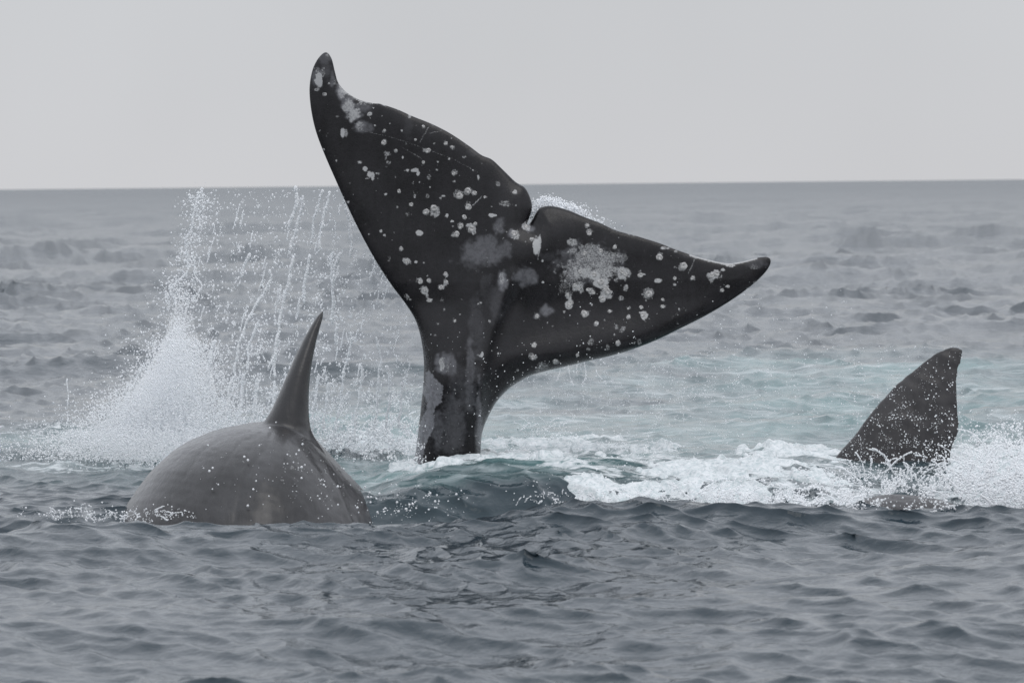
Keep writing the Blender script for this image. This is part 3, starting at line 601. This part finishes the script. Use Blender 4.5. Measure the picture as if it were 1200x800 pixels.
for t in np.linspace(-.98, .98, 16):
    k = math.sqrt(1 - t * t); an = np.linspace(0, 2 * np.pi, 24, endpoint=False)
    hump.append(np.stack([np.full(24, bc[0] + .42 * t), 25.2 + .38 * k * np.cos(an), -.16 + .185 * k * np.sin(an) * (1 - .15 * t)], -1))
co, no, fq = fuse2('whale', [loft_q(rings), loft_q(fr), loft_q(hump)], .012, 14)
co += no * (0.0022 * N2.samp(co[:, 0] * .7 + co[:, 1], co[:, 2] * 1.0))[:, None]
d_ = co - CAMP; c_ = d_ @ F; qx = 600 + FPX * (d_ @ R_) / c_; qy = 400 - FPX * (d_ @ U_) / c_
SK3 = skin('wet_mid_grey_skin', (0.024, 0.0225, 0.024), (0.046, 0.0435, 0.045), .36, 5.0)
link('whale', mk_mesh('whale', co, [fq], {'mark': np.zeros(len(co)), 'pale': np.zeros(len(co))}), SK3,
     label='grey whale at the right with a broad triangular hooked fin standing in white foam', category='whale', group='grey whales surfacing together')

# ------------------------------------------------------------------ spray: drops on points (geometry nodes), one object per splash
M = Mat('water_drops'); M.b.inputs['Base Color'].default_value = (0.95, 0.957, 0.97, 1); M.b.inputs['Roughness'].default_value = .25; M.b.inputs['IOR'].default_value = 1.33
M.b.inputs['Transmission Weight'].default_value = 0.0
tr = M.n('ShaderNodeBsdfTranslucent', {'Color': (0.97, 0.98, 0.98, 1)}); ms = M.n('ShaderNodeMixShader', {0: .3, 1: M.b.outputs[0], 2: tr.outputs[0]}); M.t.links.new(ms.outputs[0], M.out.inputs[0])
DROP_M = M.m
def drop_tree():
    g = bpy.data.node_groups.new('drops_on_points', 'GeometryNodeTree')
    g.interface.new_socket('Geometry', in_out='INPUT', socket_type='NodeSocketGeometry'); g.interface.new_socket('Geometry', in_out='OUTPUT', socket_type='NodeSocketGeometry')
    i, o = g.nodes.new('NodeGroupInput'), g.nodes.new('NodeGroupOutput'); ip = g.nodes.new('GeometryNodeInstanceOnPoints'); ic = g.nodes.new('GeometryNodeMeshIcoSphere')
    ic.inputs['Radius'].default_value = 1; ic.inputs['Subdivisions'].default_value = 2; sm = g.nodes.new('GeometryNodeSetShadeSmooth'); mt = g.nodes.new('GeometryNodeSetMaterial'); mt.inputs['Material'].default_value = DROP_M
    at = g.nodes.new('GeometryNodeInputNamedAttribute'); at.data_type = 'FLOAT'; at.inputs['Name'].default_value = 'rad'
    el = g.nodes.new('GeometryNodeInputNamedAttribute'); el.data_type = 'FLOAT'; el.inputs['Name'].default_value = 'tall'
    cx = g.nodes.new('ShaderNodeCombineXYZ'); mu = g.nodes.new('ShaderNodeMath'); mu.operation = 'MULTIPLY'
    K = g.links.new
    K(i.outputs[0], ip.inputs['Points']); K(ic.outputs['Mesh'], sm.inputs[0]); K(sm.outputs[0], mt.inputs[0]); K(mt.outputs[0], ip.inputs['Instance'])
    K(at.outputs[0], mu.inputs[0]); K(el.outputs[0], mu.inputs[1]); K(at.outputs[0], cx.inputs[0]); K(at.outputs[0], cx.inputs[1]); K(mu.outputs[0], cx.inputs[2]); K(cx.outputs[0], ip.inputs['Scale']); K(ip.outputs[0], o.inputs[0])
    return g
DT = drop_tree()
def drops(name, P, r, tall=None):
    P = np.asarray(P); r = np.asarray(r, float)
    me = bpy.data.meshes.new(name); me.vertices.add(len(P)); me.vertices.foreach_set('co', P.astype(np.float32).ravel())
    for k, a in (('rad', r), ('tall', np.ones(len(P)) if tall is None else tall)):
        at = me.attributes.new(k, 'FLOAT', 'POINT'); at.data.foreach_set('value', np.asarray(a, np.float32))
    o = link(name, me, DROP_M, kind='stuff'); md = o.modifiers.new('drops', 'NODES'); md.node_group = DT
    return o
def rads(n, lo, hi, p=2.5): return lo + (hi - lo) * RNG.random(n) ** p
def cloud(n, cx, cy, sx, sy, Y, sY=.35, lo=.002, hi=.008, p=2.5):
    x = RNG.normal(cx, sx, n); y = RNG.normal(cy, sy, n); return PX(x, y, RNG.normal(Y, sY, n)), rads(n, lo, hi, p)
def clumpy(n, x0, x1, y0, y1, Y, sY, lo, hi, dens, p=3, nb=0.5):
    """uniform scatter thinned by a density function and by random clumps"""
    x = RNG.uniform(x0, x1, n * 4); y = RNG.uniform(y0, y1, n * 4)
    cl = np.clip(.5 + nb * N2.samp(x / 45.0, y / 60.0) + .3 * N1.samp(x / 30., y / 30.), 0, 2)
    k = RNG.random(n * 4) < dens(x, y) * cl; x, y = x[k][:n], y[k][:n]
    return PX(x, y, RNG.normal(Y, sY, len(x))), rads(len(x), lo, hi, p)
def strand(pts, Y, r=.006, wob=.008, gap=.15):
    w3 = PX([p[0] for p in pts], [p[1] for p in pts], Y); c_ = catmull(w3, .009); n = len(c_)
    s = np.arange(n) * .009; ph = RNG.uniform(0, 20)
    c_[:, 0] += wob * np.sin(s * 14 + ph) + wob * .6 * np.sin(s * 37 + ph * 2) + RNG.normal(0, .0015, n); c_[:, 1] += wob * np.sin(s * 11 + ph * 3)
    rad = r * (.55 + .45 * np.abs(np.sin(s * 23 + ph * 5)) + RNG.uniform(0, .45, n)); k = np.sin(s * 9 + ph) + np.sin(s * 31 + ph) > -1.9 + gap * 2
    ex = 2; P_, r_ = [c_[k]], [rad[k]]
    m_ = RNG.random(n) < .12; P_.append(c_[m_] + RNG.normal(0, .022, (m_.sum(), 3))); r_.append(RNG.uniform(.002, .0055, m_.sum()))
    return np.concatenate(P_), np.concatenate(r_)
def cat(L_): return np.concatenate([a for a, b in L_]), np.concatenate([b for a, b in L_])

# plume left of the tail
core = []
YP = 30.3
edge = lambda y: np.interp(y, [225, 300, 350, 390, 430, 470, 500, 525], [6, 7, 11, 16, 26, 48, 75, 100])
midx = lambda y: np.interp(y, [225, 300, 350, 390, 430, 470, 500, 525], [236, 222, 213, 212, 210, 205, 200, 195])
y = 542 - 215 * RNG.beta(1.3, 4.2, 60000); lobe = RNG.integers(0, 9, len(y)); x = midx(y) + edge(y) * (RNG.normal(0, .42, len(y)) - .15 + np.linspace(-.75, .6, 9)[lobe] * smooth(380, 470, y)) * (1 + .25 * np.sin(y / 9 + lobe * 2.1)); y = y + 9 * np.sin(lobe * 5.3) ; core.append((PX(x, y, RNG.normal(YP - .25 - .5 * smooth(490, 530, y), .28 + .35 * smooth(490, 530, y), len(y))), rads(len(y), .0018, .0065, 2.5)))
y = RNG.uniform(225, 430, 1100); x = midx(y) + 5 * np.sin(y / 13) + edge(y) * RNG.normal(0, 1.25, len(y)); core.append((PX(x, y, RNG.normal(YP, .2, len(y))), rads(len(y), .002, .0085)))
y = 538 - 140 * RNG.random(16000) ** 1.8; x = midx(y) + edge(y) * RNG.normal(.2, 1.15, len(y)); core.append((PX(x, y, RNG.normal(YP - .6, .6, len(y))), rads(len(y), .002, .007)))
for k in range(24):                                                      # fingers thrown up out of the plume
    y0 = RNG.uniform(440, 515); x0 = midx(y0) + edge(y0) * RNG.normal(0, .8); a = RNG.normal(-.1, .5); l = RNG.uniform(18, 70)
    core.append(strand([(x0, y0), (x0 + a * l * .6, y0 - l * .7), (x0 + a * l, y0 - l)], YP + RNG.normal(0, .2), .0045, .006, .75))
core.append(strand([(237, 224), (228, 240), (224, 262), (219, 288), (221, 305), (214, 322), (200, 338), (206, 348), (220, 352), (215, 372)], YP, .007, .012, .1))
core.append(strand([(222, 290), (230, 300), (226, 318), (234, 335), (228, 352)], YP, .005, .012, .3))
core.append(cloud(220, 236, 238, 9, 10, YP, .15)); core.append(cloud(160, 222, 290, 9, 16, YP, .15)); core.append(cloud(500, 205, 345, 12, 12, YP, .15)); core.append(cloud(300, 180, 400, 25, 18, YP, .15, .002, .006))
P_, r_ = cat(core); drops('splash_plume', P_, r_)

# curtain of water falling from the fluke
fall = []
ST = [[(348, 221), (346, 242), (338, 263)], [(356, 231), (349, 259), (341, 291)], [(344, 301), (339, 329), (330, 357), (327, 389), (321, 417), (314, 431)], [(377, 224), (370, 252), (365, 284)], [(362, 301), (358, 329), (356, 354)],
      [(386, 226), (379, 259), (372, 294)], [(397, 298), (391, 322), (391, 354), (388, 378)], [(316, 317), (318, 329), (307, 347), (295, 364), (286, 389), (278, 413), (272, 445), (267, 473), (262, 500)], [(302, 378), (293, 403), (290, 431)],
      [(293, 298), (283, 322)], [(325, 399), (323, 427), (320, 466), (318, 490)], [(412, 396), (405, 431), (398, 473), (392, 512)], [(393, 385), (393, 402)], [(440, 396), (446, 424), (442, 466), (438, 505)], [(388, 300), (390, 330)],
      [(252, 400), (246, 430), (240, 460)], [(335, 440), (330, 470), (328, 495)], [(372, 440), (368, 480), (366, 505)], [(425, 430), (420, 470), (415, 515)], [(455, 430), (456, 470), (452, 510)], [(470, 450), (468, 500)], [(384, 450), (380, 500)], [(350, 360), (346, 372)],
      [(404, 232), (409, 262), (412, 300)], [(346, 470), (342, 500)], [(300, 450), (296, 500)], [(284, 440), (281, 490)]]
for s in ST: fall.append(strand(s, 29.5 + RNG.normal(0, .2), .0098 * RNG.uniform(.75, 1.15), .006, .02))
dens = lambda x, y: np.clip(.25 + .75 * smooth(220, 520, y), 0, 1) * np.clip(1.15 - np.abs(x - 330) / 170, .1, 1)
fall.append(clumpy(10000, 205, 490, 222, 528, 29.4, .35, .0016, .0068, dens, 2.6))
dens2 = lambda x, y: smooth(480, 528, y)
fall.append(clumpy(2600, 260, 480, 480, 530, 29.6, .3, .002, .009, dens2, 2.5))
for k in range(70):
    x0, y0 = RNG.uniform(225, 480), RNG.uniform(235, 500); l = RNG.uniform(5, 32)
    fall.append(strand([(x0, y0), (x0 - l * .25, y0 + l)], 29.5 + RNG.normal(0, .25), .0045, .004, .3))
P_, r_ = cat(fall); drops('falling_water', P_, r_, RNG.uniform(1.0, 1.8, len(P_)))

# drip under the right fluke and fine rain over the water right of the tail
rain = []
for s in [[(664, 431), (667, 440), (671, 451)], [(684, 425), (686, 438), (683, 449)], [(676, 428), (675, 437)], [(704, 421), (700, 432), (706, 444)], [(655, 433), (652, 446)]]: rain.append(strand(s, 28.5, .004, .008, .3))
dens = lambda x, y: np.exp(-((x - 760) / 150) ** 2 - ((y - 455) / 45) ** 2) + .25 * smooth(500, 420, -y * -1)
rain.append(clumpy(6500, 560, 1010, 330, 530, 29.0, .6, .0013, .0046, lambda x, y: np.clip(np.exp(-((x - 740) / 140) ** 2 - ((y - 460) / 40) ** 2) + .10 * np.exp(-((y - 430) / 80) ** 2), 0, 1), 2))
P_, r_ = cat(rain); drops('fine_rain', P_, r_)

# jets and lace thrown up along the churned water
def jets(n, pick, Yf, h=(6, 30), r=.005, spread=.9):
    L_ = []
    for _ in range(n):
        x0, y0, Yv, sc_ = pick(); a = RNG.normal(0, spread); l = RNG.uniform(*h) * sc_
        p = [(x0, y0)]; 
        for t in (.35, .7, 1.0): p.append((x0 + a * l * t * 1.1 + RNG.normal(0, 1.2), y0 - l * (1.9 * t - .95 * t * t)))
        L_.append(strand(p, Yv, r * RNG.uniform(.6, 1.2), .004, .8))
    return L_
def surf_pick(x0, x1, y0, y1, sc_=1.0):
    def f():
        x = RNG.uniform(x0, x1); y = RNG.uniform(y0, y1)
        while abs(x - 1062) < 62 and y > 572: x = RNG.uniform(x0, x1); y = RNG.uniform(y0, y1)
        return x, y, CAM_H * FPX / (y - 216 + (x - 600) * .01) , sc_
    return f
sp = []
sp += jets(150, surf_pick(1000, 1230, 555, 606), 0, (6, 34), .005)
sp += jets(150, surf_pick(800, 1010, 560, 606), 0, (4, 20), .0045)
sp += jets(60, surf_pick(1120, 1230, 540, 580), 0, (15, 52), .005)
sp += jets(110, surf_pick(590, 800, 520, 560), 0, (3, 12), .004)
sp += jets(30, surf_pick(600, 660, 505, 520), 0, (8, 22), .004)
sp += jets(110, surf_pick(380, 490, 505, 535), 0, (6, 26), .005)
sp += jets(60, surf_pick(600, 790, 568, 592), 0, (3, 9), .004)
sp += jets(90, surf_pick(580, 720, 555, 575), 0, (2, 9), .004)
sp += jets(160, surf_pick(640, 1000, 580, 604), 0, (3, 13), .004)
sp += jets(50, surf_pick(60, 220, 598, 610), 0, (2, 8), .004)
sp += jets(18, surf_pick(980, 1130, 530, 545), 0, (4, 12), .004)
dn = lambda cx, cy, sx, sy: (lambda x, y: np.exp(-((x - cx) / sx) ** 2 - ((y - cy) / sy) ** 2))
def surf_cloud(n, x0, x1, y0, y1, dens, lift, lo, hi, p=2.5):
    (P_, r_) = clumpy(n, x0, x1, y0, y1, 28, 0, lo, hi, lambda x, y: dens(x, y) * (1 - .93 * np.exp(-(((x - 1062) / 62) ** 2 + ((y - 590) / 15) ** 2) ** 2)), p)
    d = (P_ - CAMP) / 28.0; yy = 400 - FPX * ((P_ - CAMP) @ U_) / ((P_ - CAMP) @ F); xx = 600 + FPX * ((P_ - CAMP) @ R_) / ((P_ - CAMP) @ F)
    yb = np.minimum(yy + RNG.exponential(lift, len(P_)), 603); Yv = CAM_H * FPX / (yb - 216 + (xx - 600) * .01)
    return PX(xx, yy, Yv), r_
sp.append(surf_cloud(700, 20, 230, 585, 612, dn(150, 604, 90, 6), 2, .002, .006))
sp.append(surf_cloud(9000, 470, 1000, 510, 606, lambda x, y: smooth(1.2, .3, np.hypot((x - 760) / 260, (y - 562) / 42)) if False else np.exp(-((x - 780) / 190) ** 2 - ((y - 558 - .12 * (x - 780)) / 26) ** 2), 5, .0016, .0055))
sp.append(surf_cloud(2500, 450, 600, 515, 560, dn(520, 535, 50, 14), 3, .0016, .0055))
sp.append(surf_cloud(22000, 820, 1230, 500, 606, dn(1080, 588, 175, 25), 7, .002, .008))
sp.append(surf_cloud(12000, 1080, 1230, 480, 606, dn(1190, 545, 60, 45), 20, .002, .008))
sp.append(surf_cloud(3500, 580, 860, 500, 570, dn(700, 530, 120, 25), 6, .002, .006))
sp.append(surf_cloud(3500, 400, 500, 440, 540, dn(465, 510, 35, 40), 18, .002, .007))
sp.append(surf_cloud(1200, 760, 1000, 540, 606, dn(880, 590, 100, 18), 6, .002, .007))
P_, r_ = cat(sp); drops('churned_spray', P_, r_)

# drops flying in front of the two fins
fr_ = []
fr_.append(clumpy(1500, 985, 1130, 405, 540, 28.2, .12, .0013, .0056, lambda x, y: (.25 + .75 * smooth(420, 520, y)), 4.5))
fr_.append(clumpy(520, 235, 440, 470, 612, 24.9, .15, .0015, .0085, dn(330, 570, 70, 40), 3.5))
fr_.append(clumpy(220, 430, 560, 560, 612, 24.9, .2, .0015, .008, dn(480, 592, 50, 22), 3))
fr_.append(clumpy(110, 480, 620, 380, 530, 28.1, .1, .0015, .004, lambda x, y: .5 + 0 * x, 3))
P_, r_ = cat(fr_); drops('flying_drops', P_, r_)

# water still pouring over the trailing edge beside the fork of the tail
far_ = [cloud(6500, 653, 251, 13, 5, 28.85, .05, .003, .009, 2), cloud(2200, 642, 243, 7, 5, 28.85, .05, .003, .008, 2), cloud(900, 680, 262, 14, 4, 28.85, .05, .003, .007, 2)]
P_, r_ = cat(far_); drops('water_over_tail_edge', P_, r_)

# the finest mist inside the plume: a closed, uneven cone of droplets too small to draw
def mist(name, cx, top, base, halfw, Yc, hd, density):
    rings = []; zt = PX(cx, top, Yc)[2]; zb = PX(cx, base, Yc)[2] - .1
    for t in np.linspace(0, 1, 26):
        an = np.linspace(0, 2 * np.pi, 30, endpoint=False); py = top + (base - top) * t; c_ = PX(midx(py), py, Yc); hw_ = np.interp(t, [0, .3, .6, .8, 1], halfw) * Yc / FPX
        k = 1 + .14 * np.sin(3 * an + t * 7) * t
        rings.append(np.stack([c_[0] + hw_ * np.cos(an) * k, Yc + hd * (.25 + .75 * t) * np.sin(an) * k, np.full(30, zt + (zb - zt) * t)], -1))
    V, q4, t3 = loft_q(rings); me = mk_mesh(name, V, [q4, t3])
    M = Mat(name); M.t.nodes.remove(M.b); tc = M.n('ShaderNodeTexCoord'); g = tc.outputs['Generated']
    sx = M.n('ShaderNodeSeparateXYZ', {0: g}); cxg = (PX(midx(base), base, Yc)[0] - V[:, 0].min()) / (V[:, 0].max() - V[:, 0].min())
    ht = M.math('SUBTRACT', 1.0, sx.outputs[2])
    wdt = M.math('ADD', .05, M.math('MULTIPLY', M.math('POWER', ht, 1.5), .50))
    dx = M.math('DIVIDE', M.math('SUBTRACT', sx.outputs[0], M.math('ADD', .5, M.math('MULTIPLY', sx.outputs[2], .04))), wdt); dy = M.math('DIVIDE', M.math('SUBTRACT', sx.outputs[1], .5), .5)
    rr_ = M.math('SQRT', M.math('ADD', M.math('MULTIPLY', dx, dx), M.math('MULTIPLY', dy, dy)))
    fall = M.maprange(rr_, .3, 1.0, 1.0, 0.0)
    nz_ = M.maprange(M.noise(5.0, 6, .7, dist=1.2), .36, .60, .02, 1.0)
    de = M.math('MULTIPLY', M.math('MULTIPLY', fall, nz_), M.math('MULTIPLY', M.maprange(ht, 0.03, .75, 0.0, 1.0), density))
    vol = M.n('ShaderNodeVolumePrincipled', {'Color': (1.0, 1.0, 1.0, 1), 'Density': de, 'Anisotropy': 0.1}); M.t.links.new(vol.outputs[0], M.out.inputs['Volume'])
    link(name, me, M.m, kind='stuff')
mist('spray_mist', 208, 335, 530, [3, 20, 50, 90, 125], YP - .35, .5, 30.0)
